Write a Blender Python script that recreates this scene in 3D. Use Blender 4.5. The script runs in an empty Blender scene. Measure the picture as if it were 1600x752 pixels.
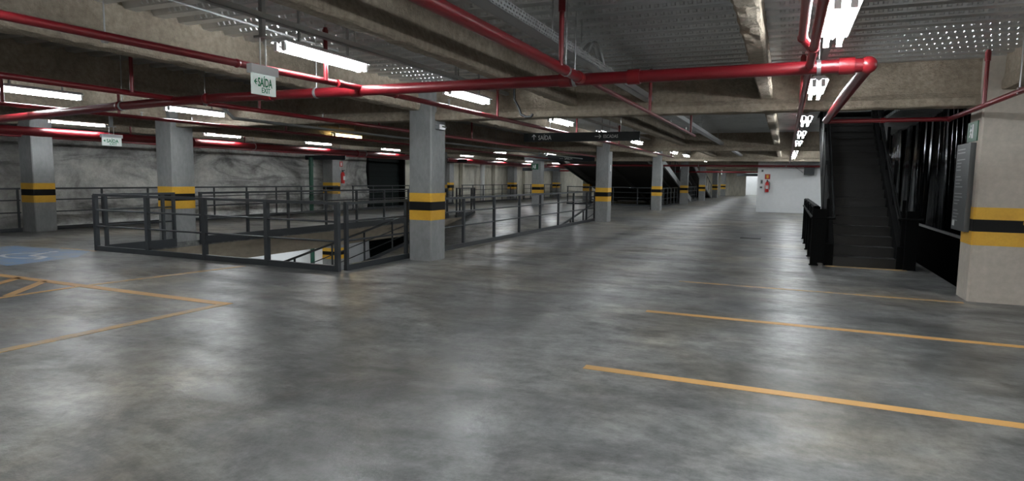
import bpy, math, random
from mathutils import Vector, Matrix
random.seed(7)
S = bpy.context.scene
COL = S.collection
R = math.radians

# ------------------------------------------------------------------ camera, world, exposure
cam_d = bpy.data.cameras.new('camera')
cam = bpy.data.objects.new('camera', cam_d); COL.objects.link(cam); S.camera = cam
cam_d.sensor_fit = 'HORIZONTAL'; cam_d.sensor_width = 36.0
cam_d.lens = 36.0 * 983.43 / 1600.0
cam_d.clip_start = 0.05; cam_d.clip_end = 300
def camera_matrix(yaw, pitch, roll):
    cy, sy, cp, sp = math.cos(yaw), math.sin(yaw), math.cos(pitch), math.sin(pitch)
    f = Vector((-sy*cp, cy*cp, -sp)); r = Vector((cy, sy, 0)); u = r.cross(f)
    c, s = math.cos(roll), math.sin(roll)
    r2 = c*r + s*u; u2 = -s*r + c*u
    m = Matrix((r2, u2, -f)).transposed().to_4x4()
    m.translation = Vector((0, 0, 1.45)); return m
cam.matrix_world = camera_matrix(R(23.302), R(5.614), R(0.812))

w = bpy.data.worlds.new('world'); S.world = w; w.use_nodes = True
w.node_tree.nodes['Background'].inputs[0].default_value = (1.0, 0.95, 0.87, 1)
w.node_tree.nodes['Background'].inputs[1].default_value = 5.5
S.view_settings.view_transform = 'Standard'; S.view_settings.look = 'None'
S.view_settings.exposure = 0.0; S.view_settings.gamma = 1.0
S.view_settings.use_curve_mapping = False
TUBE = 85.0          # radiance of the fluorescent tubes

# ------------------------------------------------------------------ materials
def nt(name):
    m = bpy.data.materials.new(name); m.use_nodes = True
    t = m.node_tree; b = t.nodes['Principled BSDF']
    return m, t, b
def flat(name, col, rough=0.5, metal=0.0, spec=0.5):
    m, t, b = nt(name)
    b.inputs['Base Color'].default_value = (*col, 1); b.inputs['Roughness'].default_value = rough
    b.inputs['Metallic'].default_value = metal; b.inputs['Specular IOR Level'].default_value = spec
    return m
def coords(t, scale=(1, 1, 1)):
    g = t.nodes.new('ShaderNodeNewGeometry'); mp = t.nodes.new('ShaderNodeMapping')
    mp.inputs['Scale'].default_value = scale
    t.links.new(g.outputs['Position'], mp.inputs['Vector']); return mp.outputs[0]
def noise(t, vec, scale, detail=5, rough=0.55, dist=0.0):
    n = t.nodes.new('ShaderNodeTexNoise'); n.inputs['Scale'].default_value = scale
    n.inputs['Detail'].default_value = detail; n.inputs['Roughness'].default_value = rough
    n.inputs['Distortion'].default_value = dist
    t.links.new(vec, n.inputs['Vector']); return n.outputs['Fac']
def ramp(t, fac, stops):
    r = t.nodes.new('ShaderNodeValToRGB'); e = r.color_ramp.elements
    while len(e) < len(stops): e.new(0.5)
    for i, (p, c) in enumerate(stops):
        e[i].position = p; e[i].color = (*c, 1) if len(c) == 3 else c
    t.links.new(fac, r.inputs['Fac']); return r.outputs['Color']
def mix(t, fac, a, b, mode='MIX'):
    n = t.nodes.new('ShaderNodeMix'); n.data_type = 'RGBA'; n.blend_type = mode
    for sock, v in ((n.inputs[0], fac), (n.inputs[6], a), (n.inputs[7], b)):
        if isinstance(v, (int, float)): sock.default_value = v
        elif isinstance(v, tuple): sock.default_value = (*v, 1)
        else: t.links.new(v, sock)
    return n.outputs[2]
def bump(t, b, h, strength, dist=0.02):
    n = t.nodes.new('ShaderNodeBump'); n.inputs['Strength'].default_value = strength
    n.inputs['Distance'].default_value = dist
    t.links.new(h, n.inputs['Height']); t.links.new(n.outputs[0], b.inputs['Normal'])
def mottled(name, c0, c1, scale=1.2, rough=(0.6, 0.8), bscale=30, bstr=0.3, bdist=0.01, fine=0.5, stretch=(1, 1, 1)):
    m, t, b = nt(name); v = coords(t, stretch)
    a = noise(t, v, scale, 6, 0.6, 0.3); f = noise(t, v, scale*11, 4, 0.6)
    c = ramp(t, a, [(0.3, c0), (0.7, c1)])
    c2 = ramp(t, f, [(0.25, (1-fine,)*3), (0.75, (1.0,)*3)])
    t.links.new(mix(t, 1.0, c, c2, 'MULTIPLY'), b.inputs['Base Color'])
    t.links.new(ramp(t, a, [(0.3, (rough[0],)*3), (0.7, (rough[1],)*3)]), b.inputs['Roughness'])
    bump(t, b, noise(t, v, bscale, 6, 0.65), bstr, bdist)
    return m

def floor_material():
    m, t, b = nt('polished_concrete'); v = coords(t)
    big = noise(t, v, 0.30, 5, 0.6, 0.4); med = noise(t, v, 1.1, 7, 0.7, 0.5); fin = noise(t, v, 6, 9, 0.78)
    vs = coords(t, (0.6, 1.5, 1)); st = noise(t, vs, 0.8, 8, 0.72, 0.8)
    c = ramp(t, big, [(0.36, (0.120, 0.125, 0.127)), (0.50, (0.150, 0.149, 0.143)), (0.62, (0.180, 0.163, 0.132))])
    for f, a0, a1, a2, lo, hi in ((med, .37, .5, .65, .62, 1.35), (fin, .37, .5, .65, .62, 1.36), (st, .39, .5, .62, .66, 1.40)):
        c = mix(t, 1.0, c, ramp(t, f, [(a0, (lo,)*3), (a1, (1.0,)*3), (a2, (hi,)*3)]), 'MULTIPLY')
    t.links.new(c, b.inputs['Base Color'])
    r = ramp(t, noise(t, vs, 1.5, 6, 0.7, 0.5), [(0.34, (0.29,)*3), (0.50, (0.36,)*3), (0.66, (0.52,)*3)])
    t.links.new(r, b.inputs['Roughness'])
    b.inputs['Specular IOR Level'].default_value = 0.38
    bump(t, b, noise(t, v, 4.0, 7, 0.68), 0.5, 0.014)
    return m
M = {}
M['floor'] = floor_material()
M['column'] = mottled('cast_concrete', (0.20, 0.208, 0.212), (0.30, 0.305, 0.305), 1.6, (0.7, 0.85), 40, 0.12, 0.006, 0.25, (1, 1, 0.5))
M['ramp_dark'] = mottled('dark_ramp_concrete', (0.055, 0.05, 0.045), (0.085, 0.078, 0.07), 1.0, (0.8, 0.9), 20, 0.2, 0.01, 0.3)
M['column_tan'] = mottled('warm_plastered_concrete', (0.43, 0.385, 0.33), (0.54, 0.495, 0.435), 1.2, (0.75, 0.85), 30, 0.12, 0.006, 0.2)
M['spray'] = mottled('sprayed_fireproofing', (0.30, 0.25, 0.19), (0.46, 0.395, 0.31), 1.4, (0.9, 0.98), 26, 0.9, 0.03, 0.45)
M['slab_edge'] = mottled('slab_edge_concrete', (0.24, 0.20, 0.15), (0.36, 0.31, 0.24), 0.8, (0.8, 0.9), 20, 0.3, 0.01, 0.3, (1, 0.4, 1))
M['deck'] = mottled('galvanised_deck', (0.50, 0.515, 0.52), (0.60, 0.61, 0.615), 0.8, (0.30, 0.38), 50, 0.05, 0.002, 0.15)
M['deck'].node_tree.nodes['Principled BSDF'].inputs['Metallic'].default_value = 0.85
M['red'] = flat('red_pipe_paint', (0.15, 0.0065, 0.011), 0.36)
M['redfit'] = flat('red_fitting_paint', (0.19, 0.009, 0.013), 0.34)
M['steel'] = flat('dark_grey_steel_paint', (0.022, 0.026, 0.03), 0.42)
M['nosing'] = flat('worn_step_nosing', (0.020, 0.020, 0.020), 0.6, 0, 0.2)  # paler grey than the treads so the step edges stand out
M['black_steel'] = flat('black_steel', (0.0028, 0.003, 0.0032), 0.75, 0, 0.1)
M['step'] = mottled('dark_steel_tread', (0.006, 0.0058, 0.0055), (0.010, 0.0095, 0.009), 2.0, (0.5, 0.65), 60, 0.2, 0.004, 0.2)
M['yellow'] = mottled('yellow_band_paint', (0.62, 0.33, 0.02), (0.74, 0.42, 0.035), 3, (0.5, 0.6), 30, 0.05, 0.004, 0.12)
M['blackband'] = flat('black_band_paint', (0.005, 0.005, 0.0055), 0.65, 0, 0.2)
def worn(name, col, lo, hi, sc=6):
    m, t, b = nt(name); v = coords(t); n = noise(t, v, sc, 8, 0.75)
    c = mix(t, ramp(t, n, [(lo, (0,)*3), (hi, (1,)*3)]), (0.24, 0.235, 0.225), col)
    t.links.new(c, b.inputs['Base Color']); b.inputs['Roughness'].default_value = 0.5
    return m
M['line'] = worn('floor_yellow_paint', (0.60, 0.33, 0.105), 0.16, 0.42)
M['line_worn'] = worn('worn_yellow_paint', (0.50, 0.30, 0.11), 0.30, 0.56)
M['blue'] = worn('worn_blue_paint', (0.10, 0.20, 0.36), 0.34, 0.60, 3)
M['whiteline'] = worn('worn_white_paint', (0.55, 0.56, 0.57), 0.34, 0.55)
M['white_wall'] = mottled('white_wall_paint', (0.82, 0.84, 0.85), (0.88, 0.89, 0.90), 0.6, (0.6, 0.7), 25, 0.05, 0.004, 0.06)
M['galv'] = flat('galvanised_metal', (0.40, 0.41, 0.42), 0.38, 0.7)
M['conduit'] = flat('grey_conduit', (0.34, 0.35, 0.35), 0.45, 0.3)
M['reflector'] = flat('white_enamel_reflector', (0.78, 0.80, 0.82), 0.3)
M['socket'] = flat('white_plastic', (0.7, 0.7, 0.7), 0.4)
M['black_plastic'] = flat('black_plastic', (0.012, 0.012, 0.013), 0.4)
M['sign_dark'] = flat('dark_sign_face', (0.012, 0.017, 0.020), 0.45)
M['sign_text'] = flat('pale_lettering', (0.82, 0.84, 0.85), 0.5)
M['green'] = flat('green_print', (0.0, 0.30, 0.12), 0.5)
M['green_sign'] = flat('green_sign_face', (0.005, 0.085, 0.038), 0.45)
M['green_pipe'] = flat('green_pipe_paint', (0.012, 0.075, 0.045), 0.4)
M['pvc'] = flat('white_pvc', (0.62, 0.63, 0.62), 0.4)
M['ext_red'] = flat('extinguisher_red', (0.5, 0.02, 0.02), 0.3)
M['sign_red'] = flat('red_sign_face', (0.42, 0.04, 0.03), 0.5)
M['board'] = flat('grey_board_face', (0.055, 0.06, 0.063), 0.45)
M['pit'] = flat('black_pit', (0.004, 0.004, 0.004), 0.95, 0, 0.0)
def acrylic():
    m, t, b = nt('white_acrylic')
    b.inputs['Base Color'].default_value = (0.78, 0.83, 0.82, 1); b.inputs['Roughness'].default_value = 0.25
    b.inputs['Emission Color'].default_value = (0.8, 0.95, 0.9, 1); b.inputs['Emission Strength'].default_value = 0.3
    return m
M['acrylic'] = acrylic()
def emit(name, col, s):
    m, t, b = nt(name); b.inputs['Base Color'].default_value = (0.9, 0.9, 0.9, 1)
    b.inputs['Emission Color'].default_value = (*col, 1); b.inputs['Emission Strength'].default_value = s
    return m
M['tube'] = emit('cool_fluorescent_tube', (0.93, 0.98, 1.0), TUBE)
M['tube_warm'] = emit('warm_fluorescent_tube', (1.0, 0.72, 0.30), TUBE*0.35)
def clad():
    m, t, b = nt('black_dented_metal'); b.inputs['Base Color'].default_value = (0.11, 0.114, 0.12, 1)
    b.inputs['Metallic'].default_value = 1.0; b.inputs['Specular Tint'].default_value = (0.12, 0.12, 0.12, 1)
    b.inputs['Roughness'].default_value = 0.13
    v = coords(t, (1, 1.0, 1.0)); bump(t, b, noise(t, v, 1.2, 1, 0.5), 0.22, 0.06); return m
def rock():
    m, t, b = nt('shotcrete_wall'); v = coords(t, (1, 1, 1.0)); vs = coords(t, (1, 0.45, 2.2))
    a = noise(t, v, 0.5, 8, 0.65, 1.2); l = noise(t, vs, 0.7, 7, 0.65, 1.6); f = noise(t, v, 7, 6, 0.7)
    c = ramp(t, a, [(0.36, (0.15, 0.148, 0.142)), (0.5, (0.36, 0.36, 0.35)), (0.64, (0.52, 0.52, 0.50))])
    c = mix(t, 0.8, c, ramp(t, l, [(0.38, (0.34, 0.34, 0.34)), (0.5, (1, 1, 1)), (0.64, (1.25, 1.24, 1.2))]), 'MULTIPLY')
    c = mix(t, 1.0, c, ramp(t, f, [(0.25, (0.72, 0.71, 0.70)), (0.65, (1, 1, 1))]), 'MULTIPLY')
    t.links.new(c, b.inputs['Base Color']); b.inputs['Roughness'].default_value = 0.9
    bump(t, b, mix(t, 0.5, noise(t, vs, 2.2, 8, 0.7, 1.0), noise(t, v, 14, 6, 0.7)), 0.8, 0.08)
    return m
M['rock'] = rock()
M['far_wall'] = mottled('stained_far_wall', (0.42, 0.39, 0.30), (0.78, 0.75, 0.66), 0.5, (0.85, 0.9), 14, 0.3, 0.02, 0.4, (1, 1, 0.35))
M['cladding'] = clad()

# ------------------------------------------------------------------ mesh building
class MB:
    def __init__(s): s.v = []; s.f = []; s.sm = []
    def add(s, vs, fs, smooth=False):
        o = len(s.v); s.v += [tuple(p) for p in vs]
        for f in fs: s.f.append(tuple(i+o for i in f)); s.sm.append(smooth)
        return s
    def box(s, x0, x1, y0, y1, z0, z1):
        vs = [(x, y, z) for z in (z0, z1) for y in (y0, y1) for x in (x0, x1)]
        return s.add(vs, [(0, 2, 3, 1), (4, 5, 7, 6), (0, 1, 5, 4), (2, 6, 7, 3), (0, 4, 6, 2), (1, 3, 7, 5)])
    def tube(s, a, b, r, n=10, caps=True, r2=None):
        a, b = Vector(a), Vector(b); d = (b-a)
        if d.length < 1e-6: return s
        d.normalize(); u = d.orthogonal().normalized(); w_ = d.cross(u); r2 = r if r2 is None else r2
        ring = [u*math.cos(2*math.pi*i/n) + w_*math.sin(2*math.pi*i/n) for i in range(n)]
        s.add([a+q*r for q in ring]+[b+q*r2 for q in ring], [(i, (i+1) % n, n+(i+1) % n, n+i) for i in range(n)], True)
        if caps:
            s.add([a+q*r for q in ring], [tuple(range(n))[::-1]]); s.add([b+q*r2 for q in ring], [tuple(range(n))])
        return s
    def bar(s, a, b, wx, wz):          # rectangular bar between two points (wz = vertical-ish size)
        a, b = Vector(a), Vector(b); d = (b-a).normalized()
        up = Vector((0, 0, 1)) if abs(d.z) < 0.95 else Vector((0, 1, 0))
        u = d.cross(up).normalized(); v = u.cross(d)
        q = [u*sx*wx/2 + v*sz*wz/2 for sx, sz in ((-1, -1), (1, -1), (1, 1), (-1, 1))]
        return s.add([a+k for k in q]+[b+k for k in q], [(3, 2, 1, 0), (4, 5, 6, 7)]+[(i, (i+1) % 4, 4+(i+1) % 4, 4+i) for i in range(4)])
    def ball(s, c, r, n=10, m=6):
        c = Vector(c); vs = []; fs = []
        for j in range(m+1):
            ph = math.pi*j/m
            for i in range(n):
                th = 2*math.pi*i/n; vs.append(c+Vector((math.sin(ph)*math.cos(th), math.sin(ph)*math.sin(th), math.cos(ph)))*r)
        for j in range(m):
            for i in range(n): fs.append((j*n+i, (j+1)*n+i, (j+1)*n+(i+1) % n, j*n+(i+1) % n))
        return s.add(vs, fs, True)
    def path(s, pts, r, n=10):
        for i in range(len(pts)-1): s.tube(pts[i], pts[i+1], r, n)
        for p in pts[1:-1]: s.ball(p, r*1.0, n)
        return s
    def prism(s, poly, axis, a, b):    # poly of 2D points extruded along axis 'x','y','z'
        def P(p, t): return {'x': (t, p[0], p[1]), 'y': (p[0], t, p[1]), 'z': (p[0], p[1], t)}[axis]
        n = len(poly)
        return s.add([P(p, a) for p in poly]+[P(p, b) for p in poly], [tuple(range(n)), tuple(range(n, 2*n))[::-1]]+[(i, n+i, n+(i+1) % n, (i+1) % n) for i in range(n)])
    def mesh(s, name, mat):
        me = bpy.data.meshes.new(name); me.from_pydata(s.v, [], s.f)
        me.polygons.foreach_set('use_smooth', s.sm); me.materials.append(M[mat] if isinstance(mat, str) else mat)
        me.update(); return me
    def build(s, name, mat, parent=None, loc=None):
        o = bpy.data.objects.new(name, s.mesh(name, mat)); COL.objects.link(o)
        if parent: o.parent = parent
        if loc: o.location = loc
        return o
def tag(o, label, cat, group=None):
    o['label'] = label; o['category'] = cat
    if group: o['group'] = group
    return o
def thing(name, label, cat, loc=(0, 0, 0), group=None, rz=0):
    o = bpy.data.objects.new(name, None); COL.objects.link(o); o.location = loc; o.rotation_euler.z = rz
    o.empty_display_size = 0.2
    return tag(o, label, cat, group)
def struct(o): o['kind'] = 'structure'; return o
def clone(o, parent=None):
    c = o.copy(); COL.objects.link(c)
    if parent: c.parent = parent
    for ch in list(o.children): clone(ch, c)
    return c
def text_mesh(name, body, size, mat, parent, loc, rot, depth=0.003, align='LEFT', sx=1.0, bold=0.0):
    cu = bpy.data.curves.new(name, 'FONT'); cu.body = body; cu.size = size; cu.extrude = depth
    cu.align_x = align; cu.offset = bold*size; cu.resolution_u = 3
    t = bpy.data.objects.new('tmp', cu); COL.objects.link(t)
    dg = bpy.context.evaluated_depsgraph_get(); me = bpy.data.meshes.new_from_object(t.evaluated_get(dg))
    bpy.data.objects.remove(t)
    me.materials.clear(); me.materials.append(M[mat])
    o = bpy.data.objects.new(name, me); COL.objects.link(o); o.parent = parent; o.location = loc
    o.rotation_euler = rot; o.scale = (sx, 1, 1); return o

# ------------------------------------------------------------------ structure
YS = [9.4, 21.2, 31.2, 40.4, 49.7, 59.3, 67.5]      # front faces of the pillar rows
WX0, WX1, WY0, WY1 = -11.85, -6.22, 7.74, 23.3  # ramp opening
VY0, VY1 = 35.7, 46.0                          # second opening
XL, XR = -17.1, 9.0
f = MB()
for x0, x1, y0, y1 in ((XL, WX0, -9, 71), (WX0, WX1, -9, WY0), (WX0, WX1, WY1, VY0), (WX0, WX1, VY1, 71), (WX1, 2.32, -9, 71),
                       (2.32, XR, -9, 9.4), (2.32, XR, 24, 71), (3.2, XR, 9.4, 24)):
    f.box(x0, x1, y0, y1, -0.12, 0)
struct(f.build('floor', 'floor'))
# ribbed steel deck, ribs along x, with embossed webs
PER, DZ = 0.29, 3.0
def deck(x0, x1, y0, y1):
    m = MB(); n = int(round((y1-y0)/PER)); prof = []
    for i in range(n):
        y = y0 + i*PER
        prof += [(y, DZ+0.075), (y+0.085, DZ+0.075), (y+0.13, DZ), (y+0.245, DZ)]
    prof.append((y0+n*PER, DZ+0.075))
    vs = [(x0, p[0], p[1]) for p in prof]+[(x1, p[0], p[1]) for p in prof]; k = len(prof)
    m.add(vs, [(i, i+1, k+i+1, k+i) for i in range(k-1)])
    m.add([(x0, y0, DZ+.2), (x1, y0, DZ+.2), (x1, prof[-1][0], DZ+.2), (x0, prof[-1][0], DZ+.2)], [(0, 1, 2, 3)])
    return m
YD0 = -9.0
def yd(i): return YD0 + i*PER
SI0, SI1 = 77, 92       # rib rows left open over the stair
dm = MB()
for args in ((-18.6, XR, yd(0), yd(SI0)), (-18.6, 0.62, yd(SI0), yd(SI1)), (2.12, XR, yd(SI0), yd(SI1)), (-18.6, XR, yd(SI1), yd(276))):
    q = deck(*args); dm.add(q.v, q.f)
# embossments on the near webs
for i in range(38, 65):
    y = yd(i)
    for k in range(int((2.9+5.6)/0.075)):
        x = -5.6 + k*0.075
        if abs(x+3.13) < 0.12 or abs(x+0.3) < 0.12: continue
        for ya, za, yb, zb, o_ in ((y+0.093, DZ+.0617, y+0.122, DZ+.0133, -0.008), (y+0.253, DZ+.0133, y+0.282, DZ+.0617, 0.008)):
            q = [(x, ya, za), (x+.045, ya, za), (x+.045, yb, zb), (x, yb, zb)]
            t_ = [(x+.01, ya+o_*.2, za-.006), (x+.035, ya+o_*.2, za-.006), (x+.035, yb+o_, zb-.002), (x+.01, yb+o_, zb-.002)]
            t_ = [(p[0], p[1]+(0.009 if o_ > 0 else -0.009), p[2]-.006) for p in ((x+.01, ya*.8+yb*.2, za*.8+zb*.2), (x+.035, ya*.8+yb*.2, za*.8+zb*.2), (x+.035, ya*.2+yb*.8, za*.2+zb*.8), (x+.01, ya*.2+yb*.8, za*.2+zb*.8))]
            dm.add(q+t_, [(4, 5, 6, 7), (0, 1, 5, 4), (1, 2, 6, 5), (2, 3, 7, 6), (3, 0, 4, 7)])
struct(dm.build('ceiling', 'deck'))
# shaft over the stair
sh = MB()
sh.box(0.52, 0.62, yd(SI0), yd(SI1), 3.2, 5.6); sh.box(2.12, 2.22, yd(SI0), yd(SI1), 3.2, 5.6)
sh.box(0.52, 2.22, yd(SI0)-.1, yd(SI0), 3.2, 5.6); sh.box(0.52, 2.22, yd(SI1), yd(SI1)+.1, 3.2, 5.6); sh.box(0.52, 2.22, yd(SI0)-.1, yd(SI1)+.1, 5.6, 5.7)
struct(sh.build('wall_shaft', 'column'))
# left rock wall, uneven
def rough_wall(name, mat, x, y0, y1, z0, z1, step, amp, seed):
    rnd = random.Random(seed); ny, nz = int((y1-y0)/step), max(2, int((z1-z0)/step)); vs = []; fs = []
    for j in range(nz+1):
        for i in range(ny+1):
            yy, zz = y0+(y1-y0)*i/ny, z0+(z1-z0)*j/nz
            d = amp*(0.5*math.sin(yy*1.3+2*math.sin(zz*2.1))+0.5*math.sin(zz*3.7+yy*.6+seed))+rnd.uniform(-amp, amp)*.5
            vs.append((x+d, yy, zz))
    for j in range(nz):
        for i in range(ny):
            a = j*(ny+1)+i; fs.append((a, a+1, a+ny+2, a+ny+1))
    k = len(vs); vs += [(x-.4, y0, z0), (x-.4, y1, z0), (x-.4, y1, z1), (x-.4, y0, z1)]
    m = MB(); m.add(vs[:k], fs, True); m.add(vs[k:], [(0, 1, 2, 3)]); return struct(m.build(name, mat))
rough_wall('wall_left', 'rock', -18.0, -9, 24.6, -2.8, 3.12, 0.35, 0.05, 3)
rough_wall('wall_left', 'far_wall', -18.0, 27.6, 70.1, -2.8, 3.12, 0.6, 0.02, 5)
# dark shutter in the opening of the left wall
t = thing('dark_shutter', 'wide dark green-black shutter filling the opening in the rock wall', 'shutter', (-18.3, 26.1, -2.75))
for i in range(24):
    MB().box(-0.03, 0.03+0.02*(i % 2), -1.55, 1.55, i*0.235, i*0.235+0.228).build('slat', flat('shutter_green_black', (0.004, 0.008, 0.0075), 0.6, 0, 0.15) if i == 0 else bpy.data.materials['shutter_green_black'], t)
struct(MB().box(-18.7, -18.5, 24, 28.2, -2.9, 3.2).build('wall_behind_shutter', 'pit'))  # unseen black backing added to stop daylight between the slats
q = MB(); q.box(-18.5, -17.96, 24.5, 24.62, -2.8, 3.0); q.box(-18.5, -17.96, 27.58, 27.7, -2.8, 3.0); struct(q.build('door_frame', 'black_steel')); bpy.data.objects['door_frame'].name = 'door_1'
bk = MB()      # unseen entrance gap added behind the viewer to bring in warm daylight
bk.box(-18.6, .8, -9.2, -9, -3.0, 3.25); bk.box(8.2, XR+.2, -9.2, -9, -.2, 3.25); bk.box(.8, 8.2, -9.2, -9, 2.65, 3.25); bk.box(.8, 8.2, -9.2, -9, -3, -.1)
struct(bk.build('wall_back', 'column'))
struct(MB().box(-6, 16, -40, -9.2, -.2, -.02).build('ground', 'floor'))  # unseen outdoor plane added to bounce daylight in through the rear gap
struct(MB().box(XR, XR+.2, -9, 71, -0.2, 3.25).build('wall_right', 'column'))
# end wall with a bright doorway on its right
e = MB(); e.box(-18.6, -3.75, 70, 70.2, -3, 3.25); e.box(-2.3, XR+.2, 70, 70.2, -3, 3.25); e.box(-3.75, -2.3, 70, 70.2, 2.35, 3.25); e.box(-3.75, -2.3, 70, 70.2, -3, -.12)
struct(e.build('wall_end', 'far_wall'))
e = MB(); e.box(-6.1, .1, 75, 75.2, -0.15, 3.1); e.box(-6.1, -6, 70.0, 75.2, -0.15, 3.1); e.box(0, .1, 70.0, 75.2, -0.15, 3.1)
struct(e.build('wall_vestibule', 'white_wall'))
struct(MB().box(-6, 0, 70.2, 75, -0.12, 0).build('floor_vestibule', 'floor'))
struct(MB().box(-6, 0, 70.2, 75, 3.0, 3.1).build('ceiling_vestibule', 'white_wall'))
struct(MB().box(-1.25, 4.6, 33, 38, 0, 3.0).build('wall_white_block', 'white_wall'))
# lower level seen through the opening
struct(MB().box(-18.6, -5.4, -9, 70, -2.9, -2.75).build('floor_lower', 'floor'))
rough_wall('wall_lower', 'white_wall', -17.9, 2, 24.5, -2.75, -0.2, 0.35, 0.03, 9)
struct(MB().box(-6.2, -6.0, -9, 70, -2.9, -0.10).build('wall_ramp_side', 'column'))
struct(MB().box(-18.4, -5.4, 2, 2.2, -2.75, -0.13).build('wall_lower_front', 'column'))
# ramp down (rises away from the camera)
rp = MB(); rp.prism([(7.2, -2.75), (7.2, -2.58), (23.3, 0.0), (23.3, -0.16), (22.8, -0.28)][::-1], 'x', -11.8, -6.26)
struct(rp.build('floor_ramp', 'floor'))

# ------------------------------------------------------------------ beams
def wobble_beam(name, axis, c, wd, z0, a, b, label, amp=0.010, step=0.22, web=0.028, ztop=3.06, seed=1):
    rnd = random.Random(seed)
    h = wd/2; prof = [(-h+web, ztop), (-h+web, z0+.17), (-h, z0+.10), (-h, z0+.015), (-h+.02, z0), (0, z0-.002), (h-.02, z0), (h, z0+.015), (h, z0+.10), (h-web, z0+.17), (h-web, ztop)]
    n = max(2, int((b-a)/step)); k = len(prof); vs = []; fs = []
    for i in range(n+1):
        t_ = a+(b-a)*i/n; sag = rnd.uniform(-1, 1)*amp*.5
        for j, (p, z) in enumerate(prof):
            dp, dz_ = rnd.uniform(-amp, amp), rnd.uniform(-amp, amp)
            if j in (0, k-1): dz_ *= 2.2
            q = c+p+dp+sag
            vs.append((q, t_, z+dz_) if axis == 'y' else (t_, q, z+dz_))
    for i in range(n):
        for j in range(k-1): fs.append((i*k+j, i*k+j+1, (i+1)*k+j+1, (i+1)*k+j))
    fs.append(tuple(range(k))); fs.append(tuple(range(n*k, n*k+k)))
    m = MB(); m.add(vs, fs); o = m.build(name, 'spray')
    return tag(o, label, 'beam')
for x, wd, lab in ((-17.2, .26, 'rough sprayed beam running along the top of the rock wall'),
                   (-14.9, .18, 'sprayed lengthwise beam between the rock wall and the ramp opening'),
                   (-12.1, .24, 'sprayed lengthwise beam over the pillar row on the far side of the ramp opening'),
                   (-8.65, .18, 'sprayed lengthwise beam midway over the ramp opening'),
                   (-5.92, .25, 'sprayed lengthwise beam that meets the front of the big yellow-banded pillar, long red pipe before it'),
                   (-3.13, .17, 'broad tan sprayed beam crossing the top centre of the ceiling, first one right of the big pillar'),
                   (-0.30, .16, 'fuzzy sprayed lengthwise beam left of the aisle lights'),
                   (2.45, .26, 'sprayed lengthwise beam over the right-hand pillar')):
    wobble_beam('concrete_beam', 'y', x, wd, 2.60, -8.9, 69.9 if x < -1 else (33 if x < 1 else 9.4), lab, seed=int(x*7)+200, step=0.10 if x > -7 else .3, amp=0.006 if x > -4 else 0.010)
for i, y in enumerate([-1.0]+[q+.28 for q in YS]):
    lab = ['sprayed cross beam behind the viewer', 'deep sprayed cross beam joining the big left pillar to the right-hand pillar',
           'second cross beam down the aisle, over the second pillar', 'third cross beam, above the white wall block', 'fourth cross beam beyond the white wall block',
           'fifth cross beam deep in the hall', 'sixth cross beam near the end wall', 'farthest cross beam at the end wall'][i]
    wobble_beam('concrete_beam', 'x', y, .30, 2.43 if i < 3 else 2.40, -12.25, 2.6, lab, seed=50+i, web=0.05, amp=0.007)
# edge beams under the opening
for args, lab in (((WX0-.3, WX0-.005, WY0, WY1, -0.55, -0.12), 'brown concrete edge beam along the far side of the ramp opening'),
                  ((WX0, WX1, WY0-.3, WY0-.005, -0.55, -0.12), 'brown concrete edge beam under the near railing of the ramp opening'),
                  ((WX0, WX1, VY0-.3, VY0-.005, -0.55, -0.12), 'concrete edge beam at the front of the second opening')):
    tag(MB().box(*args).build('edge_beam', 'slab_edge'), lab, 'beam')

# ------------------------------------------------------------------ pillars with bands
def pillar(x0, x1, y0, y1, label, z0=0.0, ztop=3.04, band=0.0, lower=None, mat='column'):
    cx, cy = (x0+x1)/2, (y0+y1)/2; hx, hy = (x1-x0)/2, (y1-y0)/2
    t = thing('concrete_pillar', label, 'pillar', (cx, cy, z0))
    def octo(e, c=.02): return [(-hx-e+c, -hy-e), (hx+e-c, -hy-e), (hx+e, -hy-e+c), (hx+e, hy+e-c), (hx+e-c, hy+e), (-hx-e+c, hy+e), (-hx-e, hy+e-c), (-hx-e, -hy-e+c)]
    MB().prism(octo(0), 'z', 0 if lower is None else lower-z0, ztop-z0).build('shaft', mat, t)
    for a, b, m, nm in ((.71, .88, 'yellow', 'yellow_band'), (.88, 1.03, 'blackband', 'black_band'), (1.03, 1.18, 'yellow', 'yellow_band')):
        MB().prism(octo(.003), 'z', a+band, b+band).build(nm, m, t)
    return t
words = ['nearest', 'second', 'third', 'fourth', 'fifth', 'sixth', 'seventh', 'eighth', 'ninth', 'tenth', 'eleventh', 'twelfth', 'thirteenth']
for i, y in enumerate(YS):
    pillar(-6.02, -5.575, y, y+.5, ['large yellow-and-black banded pillar at the corner of the ramp railing', 'banded pillar at the far end of the ramp railing',
           'third banded pillar along the left of the aisle, before the dark ramp', 'fourth banded pillar along the left of the aisle', 'fifth banded pillar along the left of the aisle',
           'sixth banded pillar along the left of the aisle', 'seventh and farthest banded pillar near the end wall'][i])
for i, y in enumerate(YS[:4]):
    dx = -.3 if i == 1 else 0
    pillar(-12.34+dx, -11.86+dx, y, y+.55, ['banded pillar standing in the left edge of the ramp opening', 'banded pillar hidden almost wholly behind the large corner pillar',
           'banded pillar with the green exit plate, beyond the ramp opening', 'banded pillar just right of the one with the green exit plate'][i], lower=-2.75 if i < 2 else None)
for i, y in enumerate(YS[:5]):
    x1 = [-16.62, -17.3, -17.3, -17.3, -17.3][i]
    pillar(x1-.52, x1, y, y+.5, ['shadowy banded pillar at the far left before the rock wall', 'banded pillar with a fire extinguisher on its side, beside the green pipe',
           'banded pillar against the stained far wall, first beyond the dark shutter', 'second banded pillar beyond the dark shutter along the stained wall', 'last banded pillar along the stained wall'][i])
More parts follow.
